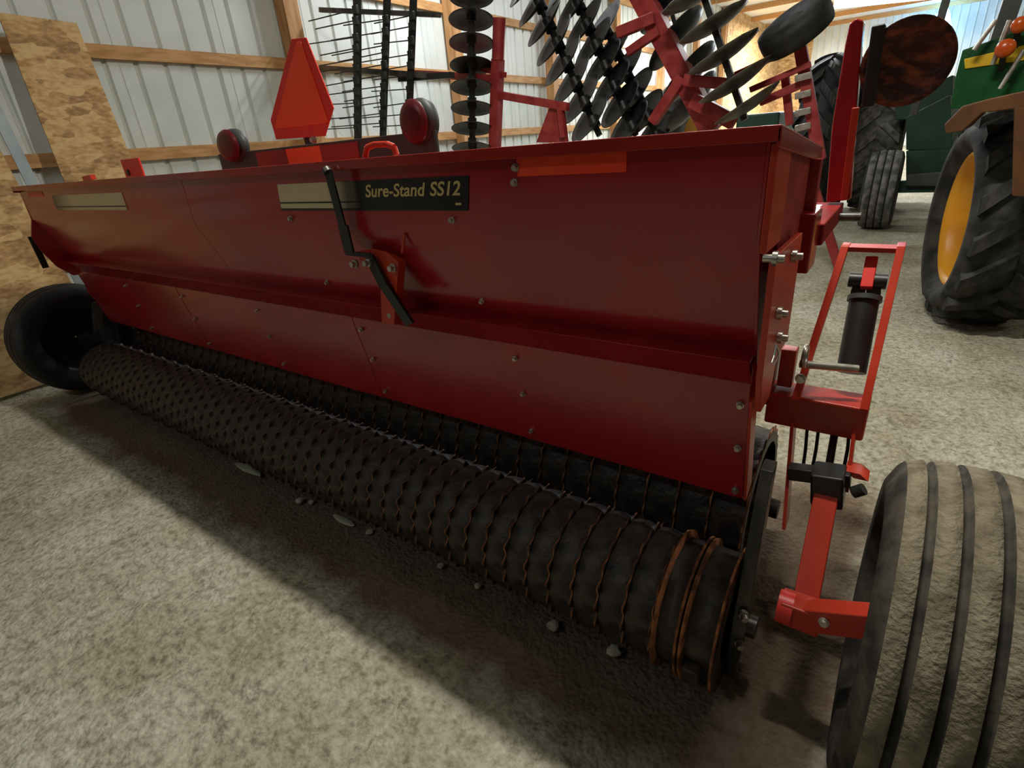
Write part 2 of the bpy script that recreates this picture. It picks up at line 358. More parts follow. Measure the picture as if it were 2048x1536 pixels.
# ================================================================ SEEDER
L = 3.774
sd = thing('seeder', 'long red grass seeder with a hopper over ridged iron rollers', 'seeder', (-L/2, .2, 0))
def poly_slab(poly, x0, x1, name, m, parent, bevel=.002): return MB().prism(poly, x0, x1).build(name, m, parent, bevel=bevel)
hop = poly_slab([(.006, 1.215), (.006, 1.066), (.112, .822), (.112, .80), (.33, .80), (.425, 1.0), (.425, 1.17)], -L+.004, -.004, 'hopper', M['red'], sd)
def face_panel(x0, x1):
    prof = [(.0, 1.222), (.0, 1.068), (.106, .822)]
    th = .005
    poly = [prof[0], prof[1], prof[2], (prof[2][0]+th, prof[2][1]), (prof[1][0]+th, prof[1][1]), (prof[0][0]+th, prof[0][1])]
    return poly_slab(poly, x0, x1, 'hopper_panel', M['red'], sd, .0015)
for a, b in ((-L, -1.9265), (-1.925, 0)): face_panel(a, b)
lid = MB()
lid.prism([(-.026, 1.237), (-.026, 1.243), (.46, 1.188), (.46, 1.182)], -L-.02, .022)
lid.prism([(-.026, 1.24), (-.026, 1.2195), (-.021, 1.2195), (-.021, 1.24)], -L-.02, .022)
for xa in (-L-.02, .017): lid.prism([(-.026, 1.24), (-.026, 1.212), (.46, 1.157), (.46, 1.185)], xa, xa+.005)
lid = lid.build('hopper_lid', M['red_lid'], sd, bevel=.0015)
# looped grab handle on the lid
hp = [at(718, 316, 1, -.0), at(722, 296, 1, .0), at(736, 290, 1, .0), at(762, 289, 1, .0), at(776, 295, 1, .0), at(781, 311, 1, .0)]
MB().path([Vector((p.x, .02, p.z)) for p in hp], .0075, 10).build('handle', M['red_frame'], lid)
# end panels of the hopper
MB().prism([(.0, 1.225), (.0, 1.068), (.106, .80), (.33, .80), (.43, 1.0), (.43, 1.165)], -.003, .004).build('end_panel', M['red'], sd, bevel=.001)
MB().prism([(.0, 1.218), (-.001, 1.045), (.12, 1.045), (.12, 1.207)], .004, .016).build('end_flange', M['red_frame'], sd, bevel=.003)
MB().prism([(.135, 1.203), (.135, 1.0), (.39, 1.0), (.39, 1.17)], .004, .010).build('end_sheet', M['red_old'], sd, bevel=.002)
MB().prism([(.40, 1.168), (.40, .95), (.43, .95), (.43, 1.165)], .004, .03).build('end_rib', M['red_old'], sd, bevel=.003)
MB().prism([(0, 1.225), (-.002, 1.068), (-.035, .98), (-.02, .90), (.02, .80), (.08, .735), (.33, .735), (.43, 1.0), (.43, 1.165)], -L-.012, -L).build('end_panel', M['red'], sd, bevel=.001)
MB().bar((-L-.03, -.03, .98), (-L-.05, -.02, .80), .012, .03).build('hanging_strap', M['black'], sd)
# ledge angle under the hopper
MB().prism([(.046, .829), (.094, .762), (.098, .765), (.052, .824), (.12, .824), (.12, .829)], -L-.01, .0).build('ledge_rail', M['red'], sd, bevel=.0012)
# lower skirt: six separate sheets
NS = 6; sw = L/NS
for k in range(NS):
    x1 = -k*sw - .0015; x0 = x1 - sw + .003
    o = (k % 2)*.0022
    MB().prism([(.098+o, .80), (.098+o, .745), (.160+o, .432), (.172+o, .424), (.175+o, .428), (.164+o, .436), (.102+o, .746), (.102+o, .80)], x0 - .008*(k % 2), x1 + .008*(k % 2)).build('skirt_panel', M['red'], sd, bevel=.001)
    for fz in (.08, .45, .88):
        if k < 5: bolt('bolt', (x1 - sw + .035, .098+.062*fz-.002, .745-.313*fz), sd, .0055, Vector((0, -.98, -.19)))
for fz in (.12, .5, .92): bolt('bolt', (-.018, .098+.062*fz-.002, .745-.313*fz), sd, .006, Vector((0, -.98, -.19)))
MB().prism([(.095, .72), (.14, .74), (.21, .45), (.165, .424)], .0, .006).build('skirt_end', M['red_frame'], sd, bevel=.001)
for u, v in ((905, 440), (583, 437), (1030, 365), (1032, 335)):
    p = at(u, v, 1, -.001); bolt('bolt', p, sd, .006)
for u, v in ((960, 603), (650, 565)):
    p = at(u, v, 1, .07); s = (1.068 - p.z)/.246; bolt('bolt', (p.x, .106*s-.002, p.z), sd, .0055, Vector((0, -.918, -.396)))
# reflective stickers
def sticker(name, x0, x1, z0, z1, m, par=sd, y=-.0016):
    return MB().box((x0, y, z0), (x1, y+.0014, z1)).build(name, m, par)
tag(sticker('reflector', -.478, -.236, 1.184, 1.225, M['reflector']), 'bright orange reflective sticker')
tag(sticker('reflector', -3.66, -3.42, 1.185, 1.212, M['orange_red']), 'dull red reflective sticker')
# decals
def text_mesh(s, size, shear, depth=.0006):
    c = bpy.data.curves.new('t', 'FONT'); c.body = s; c.size = size; c.shear = shear; c.extrude = depth; c.offset = size*.018
    c.space_character = 1.02; o = bpy.data.objects.new('t', c); COL.objects.link(o)
    bpy.context.view_layer.update()
    me = bpy.data.meshes.new_from_object(o.evaluated_get(bpy.context.evaluated_depsgraph_get())); bpy.data.objects.remove(o)
    me.materials.clear(); me.materials.append(M['text']); return me
dx0, dx1, dz0, dz1 = -1.352, -.608, 1.1165, 1.1905
d1 = MB().prism([(dx0, dz0), (dx0+.008, dz1-.004), (dx0+.012, dz1), (dx1, dz1), (dx1-.012, dz0)], -.0026, 0, axis=1).build('name_decal', decal_mat('decal_fade', -1.12-sd.location.x*0, -.985), sd)
MB().box((dx0, -.0032, dz0+.020), (dx1-.012, -.0026, dz0+.024)).build('stripe', M['black'], d1)
MB().box((dx0, -.0032, dz0), (dx1-.014, -.0026, dz0+.006)).build('stripe', M['black'], d1)
for s, x, sz in (('Sure-Stand', -.960, .040), ('SS12', -.732, .041)):
    me = text_mesh(s, sz, .28)
    o = put('lettering', me, d1, None); o.location = (x, -.0034, dz0+.034); o.rotation_euler = (PI/2, 0, 0); o.scale = (1.18, 1.05, 1)
MB().box((-.655, -.0032, dz0+.012), (-.638, -.0026, dz0+.017)).build('lettering', M['text'], d1)
d2 = MB().box((-3.30, -.0026, 1.118), (-2.46, 0, 1.188)).build('name_decal', decal_mat('decal_fade_far', -3.05, -3.32), sd)
tag(d2, 'faded gold decal at the far end')
MB().box((-3.30, -.0032, 1.131), (-2.46, -.0026, 1.136)).build('stripe', M['black'], d2)
MB().box((-3.20, -.0032, 1.120), (-2.46, -.0026, 1.124)).build('stripe', M['steel'], d2)
# rate lever and its bracket
def q(u, v, y): return at(u, v, 1, y)
pl = [q(716, 503, -.006), q(742, 497, -.006), q(772, 503, -.006), q(798, 524, -.006), q(806, 600, .02), q(812, 640, .04), q(788, 636, .04), q(770, 560, .01), q(720, 520, -.006)]
br = MB(); n = len(pl)
vs = [(p.x, -.008, p.z) for p in pl] + [(p.x, -.002 if p.z > 1.0 else .02, p.z) for p in pl]
br.add(vs, [tuple(range(n)), tuple(range(n, 2*n))[::-1]] + [(i, n+i, n+(i+1) % n, (i+1) % n) for i in range(n)])
lb = br.build('lever_bracket', M['red_frame'], sd, bevel=.001)
lv = MB()
lv.bar(q(655, 338, -.045), q(686, 455, -.03), .028, .006, up=(0, 1, 0))
lv.bar(q(686, 450, -.03), q(700, 508, -.026), .038, .007, up=(0, 1, 0))
lv.bar(q(692, 506, -.026), q(742, 511, -.024), .012, .006, up=(0, 1, 0))
lv = lv.build('lever_handle', M['black'], sd, bevel=.001)
MB().bar(q(738, 512, -.024), q(770, 575, -.02), .034, .008, up=(0, 1, 0)).bar(q(770, 572, -.02), q(820, 648, .01), .034, .010, up=(0, 1, 0)).build('lever_arm', M['black'], sd, bevel=.001)
MB().tube(q(651, 338, -.045) , q(656, 345, -.045), .012, 10).build('grip_cap', M['greysteel'], lv)
for u, v, y in ((712, 527, -.004), (738, 525, -.03), (788, 535, -.01), (787, 628, .01)): bolt('bolt', q(u, v, y), sd, .0085, h=.012)
MB().tube((-.86, .0, 1.01), (-.84, .0, 1.06), .004, 6).build('pin', M['red_frame'], sd)

# light bar and emblem carried behind the hopper top
YL = .47
p0 = P(435, 305, YL); p1 = P(870, 262, YL)
lbx0, lbx1 = p0.x, p1.x
bar = MB().box((lbx0, YL, 1.17), (lbx1, YL+.012, 1.306)).build('light_bar', M['barplate'], sd, bevel=.002)
def seg(u0, u1, m, lab):
    a = P(u0, 300, YL).x; b = P(u1, 295, YL).x
    tag(MB().box((a, YL-.002, 1.19), (b, YL, 1.297)).build('reflective_tape', m, bar), lab)
seg(510, 571, M['darktape'], 'dark red tape'); seg(572, 640, M['orange'], 'bright orange tape'); seg(641, 717, M['darktape'], 'dark red tape')
def tail_lamp(u0, u1, vt, vb, lab):
    a = P(u0, (vt+vb)/2, YL); b = P(u1, (vt+vb)/2, YL); t = P((u0+u1)/2, vt, YL)
    cx = (a.x+b.x)/2; rx = (b.x-a.x)/2; rz = max(.05, (t.z - 1.265)/2); cz = 1.265 + rz
    h = MB(); N = 28
    prof = [(-.05, .0), (-.045, .7), (-.02, .98), (.03, 1.0), (.035, .9)]
    for off, mi in ((0, 0),):
        vs = []
        for (yy, rr) in prof: vs += [(cx + rx*rr*math.cos(2*PI*i/N), YL-.012+.45*yy+.02, cz + rz*rr*math.sin(2*PI*i/N)) for i in range(N)]
        fs = [(j*N+i, j*N+(i+1) % N, (j+1)*N+(i+1) % N, (j+1)*N+i) for j in range(len(prof)-1) for i in range(N)] + [tuple((len(prof)-1)*N+i for i in range(N))]
        h.add(vs, fs, 0, True)
    lm = h.build('tail_lamp', M['barplate'], sd)
    vs = []
    for (yy, rr) in [(-.012, .0), (-.010, .6), (-.005, .9), (.004, .97)]: vs += [(cx-.012 + rx*rr*math.cos(2*PI*i/N), YL-.022+yy, cz + rz*rr*math.sin(2*PI*i/N)) for i in range(N)]
    MB().add(vs, [(j*N+i, j*N+(i+1) % N, (j+1)*N+(i+1) % N, (j+1)*N+i) for j in range(3) for i in range(N)], 0, True).build('lens', M['lens'], lm)
    MB().box((cx-.02, YL-.01, 1.28), (cx+.02, YL+.02, 1.31)).build('lamp_stud', M['black'], lm)
    return lm
tail_lamp(443, 487, 256, 303, ''); tail_lamp(811, 868, 194, 262, '')
MB().box((P(806, 270, YL).x, YL-.004, 1.17), (lbx1-.002, YL, 1.325)).build('lamp_mount', M['barplate'], bar, bevel=.002)
# slow moving vehicle emblem, a truncated triangle with red borders
YE = .46
out = [(583, 78), (612, 75), (667, 216), (650, 272), (552, 279), (541, 240)]
inn = [(592, 84), (600, 82), (659, 238), (658, 245), (550, 258), (549, 250)]
inn = [(592, 84), (601, 83), (656, 242), (650, 247), (552, 258), (550, 252)]
def plate(pix, y0, y1, name, m, par):
    pts = [P(u, v, y0) for u, v in pix]; n = len(pts)
    vs = [(p.x, y0, p.z) for p in pts] + [(p.x, y1, p.z) for p in pts]
    return MB().add(vs, [tuple(range(n)), tuple(range(n, 2*n))[::-1]] + [(i, n+i, n+(i+1) % n, (i+1) % n) for i in range(n)]).build(name, m, par, bevel=.0008)
em = plate(out, YE, YE+.004, 'warning_emblem', M['orange_red'], sd)
tag(plate(inn, YE-.003, YE, 'emblem_center', M['orange'], em), 'bright orange inner triangle')
c0 = P(606, 285, YE)
MB().box((c0.x-.02, YL+.013, 1.17), (c0.x+.02, YL+.03, 1.55)).build('emblem_post', M['black'], sd)
bolt('bolt', P(628, 280, YE), sd, .01, h=.01)
# orange hinge bracket on the far part of the lid
a = q(240, 320, .05); b = q(288, 352, .05)
hb = MB().box((a.x, .05, 1.225), (b.x, .056, a.z)).box((a.x, .05, 1.225), (b.x, .10, 1.232)).build('hinge_bracket', M['orange_red'], sd, bevel=.001)
c = q(256, 345, .048); MB().tube((c.x, .046, c.z), (c.x, .058, c.z), .012, 12).build('bracket_hole', M['black'], hb)
a = q(175, 352, .03); MB().bar((a.x-.04, .03, 1.25), (a.x+.06, .03, 1.255), .02, .02).build('lid_latch', M['red_frame'], sd)

# ---- rollers : rings on a shaft
def ring_mesh(R, Wd, notch, name, amp):
    n = 96
    prof = [(0, R*.80), (0, R-.020), (.004, R-.014), (Wd*.45, R-.0105), (Wd-.018, R-.0155), (Wd-.009, R-.010), (Wd-.005, R), (Wd-.001, R), (Wd, R-.02), (Wd, R*.80)]
    mi = [0, 0, 0, 0, 0, 0, 1, 0, 0]
    def fn(j, t, r):
        if j in (6, 7): return r - amp*(.5 - .5*math.cos(notch*t))**.7
        if j == 5: return r - amp*.45*(.5 - .5*math.cos(notch*t))
        return r
    return MB().lathe(prof, n, mi, fn).mesh(name, [M['iron'], M['rust']])
def roller(name, yc, R, pitch, x1, x0, notch, label):
    ro = MB().tube((x0-.03, yc, R), (x1+.05, yc, R), .028, 16).build(name, M['iron'], sd)
    tag(ro, label)
    me = ring_mesh(R, pitch, notch, 'roller_ring', .020)
    x = x1 - pitch; k = 0
    while x > x0:
        o = put('roller_ring', me, ro, (x - 0, yc, R)); o.matrix_parent_inverse = parent_inv(ro)
        o.rotation_euler = ((k % 2 + random.uniform(-.12, .12))*PI/notch, 0, 0); x -= pitch*1.0; k += 1
    return ro
rr = roller('rear_roller', .04, .17, .070, -.112, -L+.05, 19, 'nearer roller of dark iron rings with scalloped rusty edges')
fr = roller('front_roller', .43, .235, .088, .0, -L+.05, 30, 'larger roller behind in shadow')
# plain drum rings at the near end of the rear roller
def end_ring(x0, x1):
    g = MB().lathe([(x0, .10), (x0, .171), (x0+.006, .173), (x0+.008, .155), (x1-.008, .155), (x1-.006, .173), (x1, .171), (x1, .10)], 72, [0, 1, 1, 0, 1, 1, 0], c=(0, .04, .17))
    o = g.build('end_ring', [M['iron'], M['rust']], rr); return o
end_ring(-.046, .03); end_ring(-.110, -.050)
MB().box((-.03, -.145, .12), (.006, -.118, .165)).build('drum_block', M['iron'], rr, bevel=.004)
# bearing plates carrying the rear roller
def bearing(x, s):
    t_, b_ = at(1548, 945, 0, .062), at(1466, 1338, 0, .046)
    e = MB().add([(x + dx*s, y + dy, z) for (y, z, w) in ((t_.y, t_.z, .026), (.012, .17, .032), (.0, .02, .022)) for dx, dy in ((0, 0), (w, 0), (w, .05), (0, .05))],
        [(0, 1, 2, 3), (11, 10, 9, 8)] + [(4*k+i, 4*k+(i+1) % 4, 4*k+4+(i+1) % 4, 4*k+4+i) for k in (0, 1) for i in range(4)]).build('bearing_plate', M['greysteel'], sd, bevel=.002)
    MB().tube((x, .04, .17), (x+.05*s, .04, .17), .026, 20).build('bearing_hub', M['greysteel'], e)
    for y, z in ((.01, .14), (.02, .22)): bolt('bolt', (x+.02*s, y, z), e, .008, (s*.5, -1, 0), .012)
bearing(.034, 1); bearing(-L-.03, -1)
MB().prism([(.18, .44), (.40, .28), (.55, .30), (.62, .62), (.50, .74), (.12, .74), (.12, .62)], -L-.03, -L-.018).build('side_frame', M['red'], sd, bevel=.002)
# main frame tube of the seeder
MB().box((-L, .34, .60), (.0, .44, .72)).build('main_frame_tube', M['red'], sd, bevel=.004)
# end frame plate on the right side, bolts and pins
ep = MB().prism([(.02, 1.04), (.03, .80), (.06, .72), (.14, .72), (.17, .80), (.28, .80), (.28, 1.035)], .018, .030).build('end_frame_plate', M['red_frame'], sd, bevel=.002)
def pin(u, v, x, r=.008, ln=.03, lab='pin'):
    p = at(u, v, 0, x); MB().tube((x-.014, p.y, p.z), (x+ln, p.y, p.z), r, 10).tube((x, p.y, p.z), (x+.008, p.y, p.z), r*1.8, 6).build('bolt', M['steel'], sd)
for u, v in ((1545, 517), (1585, 512), (1555, 626), (1556, 674)): pin(u, v, .032, .007, .018)
MB().path([at(1553, 690, 0, .06), at(1548, 712, 0, .06), at(1543, 726, 0, .06)], .002, 6).path([at(1553, 690, 0, .06), at(1558, 708, 0, .06), at(1548, 728, 0, .06)], .002, 6).build('cotter_pin', M['steel'], sd)
# block bracket under the marker arm
MB().box((.0, .36, .93), (.04, .46, 1.06)).build('marker_bracket', M['red'], sd, bevel=.004)

# ---- transport wheel assembly on the right
YU = .56
beam_y0, beam_y1 = .36, .46
bm_ = MB().box((-.01, .37, .535), (.209, .46, .622)).build('wheel_crossbeam', M['red_frame'], sd, bevel=.006)
u_top_l, u_top_r = P(1690, 492, .58), P(1803, 492, .58)
u_bot_l, u_bot_r = P(1590, 800, .355), P(1728, 820, .355)
uf = MB()
uf.bar(u_top_l, u_bot_l, .008, .055, up=(1, 0, 0)); uf = MB()
def strap(mb, a, b, th, dp):
    a = Vector(a); b = Vector(b)
    vs = []
    for c in (a, b): vs += [c + Vector((-th/2, 0, 0)), c + Vector((th/2, 0, 0)), c + Vector((th/2, dp, 0)), c + Vector((-th/2, dp, 0))]
    mb.add(vs, [(0, 1, 2, 3), (7, 6, 5, 4), (0, 4, 5, 1), (1, 5, 6, 2), (2, 6, 7, 3), (3, 7, 4, 0)])
strap(uf, u_top_l, u_bot_l, .017, .05); strap(uf, u_top_r, u_bot_r, .017, .05)
uf.box((u_top_l.x-.004, u_top_l.y, u_top_l.z-.014), (u_top_r.x+.004, u_top_l.y+.05, u_top_l.z-.002))
uf = uf.build('lift_frame', M['red_frame'], sd, bevel=.0015)
mt = (u_top_l + u_top_r)/2
def U(u, v, y=.50): return P(u, v, y)
# hydraulic cylinder
c_top = U(1728, 603, .55); c_bot = U(1702, 745, .46)
cy = MB().tube(c_top, c_bot, .032, 24).build('hydraulic_cylinder', M['black'], sd)
MB().tube(c_top, c_top + (c_top-c_bot).normalized()*.012, .037, 24).build('cylinder_collar', M['barplate'], cy)
dU = (c_top - c_bot).normalized()
for s in (-1, 1): MB().bar(c_top + dU*.01 + Vector((s*.017, 0, 0)), c_top + dU*.055 + Vector((s*.014, 0, 0)), .007, .03, up=(1, 0, 0)).build('clevis_ear', M['black'], cy)
MB().tube(c_top + dU*.052 + Vector((-.040, 0, 0)), c_top + dU*.052 + Vector((.040, 0, 0)), .018, 14).build('clevis_pin', M['black'], cy)
tag(MB().bar(c_top + dU*.035 + Vector((0, -.01, 0)), c_top + dU*.11 + Vector((0, -.0, 0)), .026, .025, up=(0, 1, 0)).build('lug_tab', M['orange_red'], sd, bevel=.002), 'orange red lug at the top of the cylinder')
# rocker pin tube and ring
MB().tube(U(1600, 728, .38), U(1716, 738, .42), .0095, 16).build('pivot_pin', M['steel'], sd)
g = MB(); cc = U(1610, 712, .36)
g.lathe([(-.005, .028), (.005, .028), (.005, .020), (-.005, .020)], 32, 0, closed=True, c=tuple(cc)).build('pivot_ring', M['steel'], sd)
bolt('bolt', U(1601, 757, .355), sd, .009)
MB().box((U(1568, 660, .40).x, .40, .63), (U(1600, 660, .40).x, .44, .73)).build('frame_gusset', M['red_frame'], sd, bevel=.003)
# plates below the crossbeam
def vplate(u0, v0, u1, v1, y, y2, th, dp, name, m):
    mb = MB(); strap(mb, P(u0, v0, y), P(u1, v1, y2), th, dp); return mb.build(name, m, sd, bevel=.001)
vplate(1585, 835, 1567, 1060, .37, .22, .008, .05, 'hanger_plate', M['red_frame'])
vplate(1709, 855, 1693, 985, .37, .30, .008, .05, 'hanger_plate', M['red_frame'])
MB().tube(P(1672, 850, .42), P(1655, 950, .34), .009, 12).build('cylinder_rod', M['black'], sd)
for u0, u1 in ((1615, 1606), (1638, 1625), (1700, 1688)): MB().path([P(u0, 850, .41), P((u0+u1)//2+1, 900, .38), P(u1, 935, .36)], .004, 8).build('hydraulic_hose', M['hose'], sd)
MB().bar(P(1578, 942, .30), P(1702, 958, .30), .035, .035).build('rocker_bar', M['black'], sd, bevel=.004)
MB().bar(P(1625, 965, .285), P(1690, 975, .285), .075, .085).build('rocker_block', M['black'], sd, bevel=.006)
vplate(1705, 945, 1722, 960, .30, .30, .03, .05, 'stop_block', M['red_frame'])
MB().tube(P(1706, 985, .29), P(1728, 978, .29), .014, 12).build('roller_stop', M['black'], sd)
# wheel arm, hub box and axle
arm0 = P(1660, 955, .30); arm1 = P(1606, 1235, .06)
MB().bar(arm0, arm1, .050, .045, up=(0, 1, 0)).build('wheel_arm', M['red_frame'], sd, bevel=.003)
hx = P(1590, 1225, .04)
MB().box((hx.x-.03, .02, hx.z-.03), (hx.x+.05, .075, hx.z+.03)).build('wheel_arm_foot', M['red_frame'], sd, bevel=.004)
MB().tube((hx.x-.035, .045, hx.z), (hx.x-.005, .045, hx.z), .036, 20).build('pivot_boss', M['orange_red'], sd)
ax0 = P(1620, 1236, .03); 
MB().bar((hx.x+.02, .045, hx.z), (.32, .03, .335), .045, .058).build('wheel_axle', M['red_frame'], sd, bevel=.003)
bolt('bolt', P(1648, 1243, .018), sd, .008)

def rib_tire(name, c, R, Wd, rimR, m_t, m_s, parent, ngro=4, lab=None, sub=None, gx=None):
    """ribbed implement tyre with real circumferential grooves; X is the axle"""
    h = Wd/2; prof = []; mi = []
    prof.append((-h*.72, rimR)); mi.append(1)
    prof.append((-h*.98, rimR + (R-rimR)*.30)); mi.append(1)
    prof.append((-h, rimR + (R-rimR)*.62)); mi.append(1)
    prof.append((-h*.90, R-.026)); mi.append(1)
    gx = gx or [(-.84 + 1.68*(k+1)/(ngro+1))*h for k in range(ngro)]
    def crown(x): return R - .020*(abs(x)/h)**2.2
    x = -h*.84; prof.append((x, crown(x)-.003)); mi.append(0)
    for g_ in gx:
        for dx, dr in ((-.007, 0), (-.005, -.011), (.005, -.011), (.007, 0)):
            prof.append((g_+dx, crown(g_)+dr)); mi.append(0 if dr == 0 and dx > 0 else (1 if dr else 2))
    mi = mi[:]
    prof.append((h*.84, crown(h*.84)-.003))
    prof += [(h*.90, R-.026), (h, rimR + (R-rimR)*.62), (h*.98, rimR + (R-rimR)*.30), (h*.72, rimR)]
    m = len(prof); mi = []
    for j in range(m-1):
        a, b = prof[j], prof[j+1]
        if j < 4 or j >= m-5: mi.append(1)
        elif (crown(a[0])-a[1]) > .008 or (crown(b[0])-b[1]) > .008: mi.append(1)
        else: mi.append(0)
    o = MB().lathe(prof, 96, mi, smooth=True).mesh(name, [m_t, m_s])
    t = put(name, o, parent, None); t.location = c
    rim = MB().lathe([(-h*.74, rimR+.012), (-h*.70, rimR+.004), (-h*.55, rimR-.012), (-h*.1, rimR-.03), (-h*.05, rimR*.45), (-h*.2, rimR*.35), (-h*.25, 0.004)], 48)
    rim.lathe([(h*.74, rimR+.012), (h*.70, rimR+.004), (h*.55, rimR-.012), (h*.1, rimR-.03), (-h*.05, rimR*.45)], 48)
    ro = put('rim', rim.mesh('rim', M[sub or 'red_frame']), t, tuple(c)); ro.location = (0, 0, 0)
    ro.matrix_parent_inverse = Matrix.Identity(4)
    return t
rib_tire('transport_tire', (.402, .02, .335), .338, .285, .19, M['dusty'], M['sidewall'], sd, gx=[-.086, -.041, .006, .053, .092])
rib_tire('transport_tire', (-3.98, .02, .338), .338, .22, .20, M['rubber'], M['rubber'], sd, sub='black')
MB().bar((-L-.02, .05, .34), (-3.92, .03, .337), .05, .05).build('wheel_axle', M['black'], sd)

# ---- raised marker arm with its rusty disc
YM = .78
pts = [(1699, 47), (1712, 36), (1727, 40), (1724, 70), (1712, 230), (1700, 400), (1652, 405), (1664, 250), (1690, 90)]
PP = [P(u, v, YM) for u, v in pts]; n = len(PP)
ma = MB().add([(p.x, YM, p.z) for p in PP] + [(p.x, YM+.05, p.z) for p in PP], [tuple(range(n)), tuple(range(n, 2*n))[::-1]] + [(i, n+i, n+(i+1) % n, (i+1) % n) for i in range(n)])
ma = ma.build('marker_arm', M['red'], sd, bevel=.004)
a, b = P(1712, 215, YM-.004), P(1688, 400, YM-.004)
MB().bar((a.x, YM-.008, a.z), (b.x, YM-.008, b.z), .016, .014, up=(0, 1, 0)).build('arm_edge_bar', M['red_frame'], ma, bevel=.002)
a = P(1650, 410, YM); MB().box((a.x-.05, .46, a.z-.05), (a.x+.04, YM+.06, a.z-.0)).build('marker_pivot', M['red_matt'], sd, bevel=.004)
MB().tube((a.x-.06, YM-.01, a.z-.03), (a.x+.09, YM-.01, a.z-.03), .012, 14).build('marker_pin', M['greysteel'], sd)
a = P(1610, 440, .7); MB().box((a.x-.02, .60, .965), (a.x+.03, .78, a.z+.03)).build('marker_mount', M['red'], sd, bevel=.004)
# the disc: a shallow dish facing the viewer obliquely
cd = P(1812, 125, YM+.03)
n_ = Vector((.12, -1, -.05)).normalized()
rd = (P(1812, 38, YM+.03) - P(1812, 212, YM+.03)).length/2
def dish(R, depth, th, n=56, rings=8, notch=0):
    mb = MB(); vs = []
    for s in (0, 1):
        for j in range(rings+1):
            r = R*j/rings
            for i in range(n):
                t = 2*PI*i/n; q_ = r
                if notch and j == rings: q_ = r*(1 - .05*(.5+.5*math.cos(notch*t)))
                vs.append((depth*(r/R)**2 + s*th, q_*math.cos(t), q_*math.sin(t)))
    m = (rings+1)*n; fs = []
    for s in (0, 1):
        for j in range(rings):
            for i in range(n):
                f = (s*m+j*n+i, s*m+j*n+(i+1) % n, s*m+(j+1)*n+(i+1) % n, s*m+(j+1)*n+i); fs.append(f if s else f[::-1])
    fs += [(rings*n+i, rings*n+(i+1) % n, m+rings*n+(i+1) % n, m+rings*n+i) for i in range(n)]
    return mb.add(vs, fs, 0, True)
def orient(o, nrm):  # turn local +X to nrm
    o.rotation_mode = 'QUATERNION'; o.rotation_quaternion = Vector((1, 0, 0)).rotation_difference(Vector(nrm).normalized())
dk = put('marker_disc', dish(rd, .018, .004).mesh('marker_disc', M['rustdisc']), sd, None)
dk.location = cd; orient(dk, n_)
a, b = P(1758, 50, YM), P(1735, 215, YM)
MB().bar((a.x, YM+.012, a.z), (b.x, YM+.012, b.z), .028, .05, up=(0, 1, 0)).build('disc_scraper', M['black'], sd, bevel=.004)
MB().tube(cd + Vector((-.11, .02, 0)), cd + Vector((0, .01, 0)), .012, 12).build('disc_spindle', M['black'], sd)

# ================================================================ loose stones and flat pale streaks beside the roller
for k, (u, v, s) in enumerate(((604, 1001, .016), (628, 1003, .013), (744, 1063, .014), (886, 1130, .012), (1110, 1250, .018), (1232, 1300, .020), (960, 1170, .012), (500, 938, .022), (692, 1040, .014))):
    p = at(u, v, 2, 0); bm = bmesh.new(); bmesh.ops.create_icosphere(bm, subdivisions=2, radius=s)
    for vv in bm.verts:
        vv.co *= 1 + .35*noise.noise(vv.co*60 + Vector((k*7, 0, 0))); vv.co.z *= .6
    me = bpy.data.meshes.new('stone'); bm.to_mesh(me); bm.free(); me.materials.append(M['stone'])
    o = put('stone', me, None, (p.x, p.y - .01, s*.42)); o.rotation_euler = (0, 0, k)
    if k > 6: o.scale = (4.5, 1, .5); o.rotation_euler = (0, 0, 0)  # the last two are drawn out into flat pale streaks
    lab = ['small pale stone at the roller foot, leftmost of a pair', 'small pale stone at the roller foot, right one of a pair', 'pale pebble by the roller middle, just right of the pair',
           'pale pebble in shadow below the centre of the roller', 'pale stone in the shadow near the right third of the roller', 'largest pale stone, nearest the right end of the roller', 'tiny pale pebble between centre and right third of roller',
           'long pale flat streak along the roller, left of the paired stones', 'short pale flat streak along the roller, right of the paired stones'][k]
    tag(o, lab, 'stone', 'loose stones and flat pale streaks beside the roller')

# ================================================================ boards leaning on the wall
def board(name, label, cat, tl, tr, bl, br_, m, th=.012):
    tl, tr, bl, br_ = map(Vector, (tl, tr, bl, br_)); nrm = (tr-tl).cross(bl-tl).normalized()*th
    base = (bl+br_)/2
    vs = [v - base for v in (tl, tr, br_, bl)]; vs += [v + nrm for v in vs]
    o = MB().add(vs, [(0, 1, 2, 3), (7, 6, 5, 4), (0, 4, 5, 1), (1, 5, 6, 2), (2, 6, 7, 3), (3, 7, 4, 0)]).build(name, m)
    o.location = base; return tag(o, label, cat)
def ext(a, b, z=0.0):
    a = Vector(a); b = Vector(b); t = (z - a.z)/(b.z - a.z); return a + (b-a)*t
l0, l1 = at(-6, 24, 0, -4.90), at(128, 360, 0, -4.74); r0, r1 = at(153, 46, 0, -4.90), at(268, 330, 0, -4.74)
board('strand_board', 'tall strand board sheet leaning on the white wall, right of the steel strip', 'board', l0, r0, ext(l0, l1, .012), ext(r0, r1, .012), M['osb'])
board('strand_board', 'lower strand board leaning at the far left behind the seeder end', 'board', (-4.93, -1.0, 1.72), (-4.93, .255, 1.72), (-4.36, -1.0, .012), (-4.36, .255, .012), M['osb'])
board('steel_strip', 'blue grey steel strip standing between the two strand boards', 'strip', (-4.93, .268, 2.5), (-4.93, .335, 2.5), (-4.40, .268, .012), (-4.40, .335, .012), M['strip'])

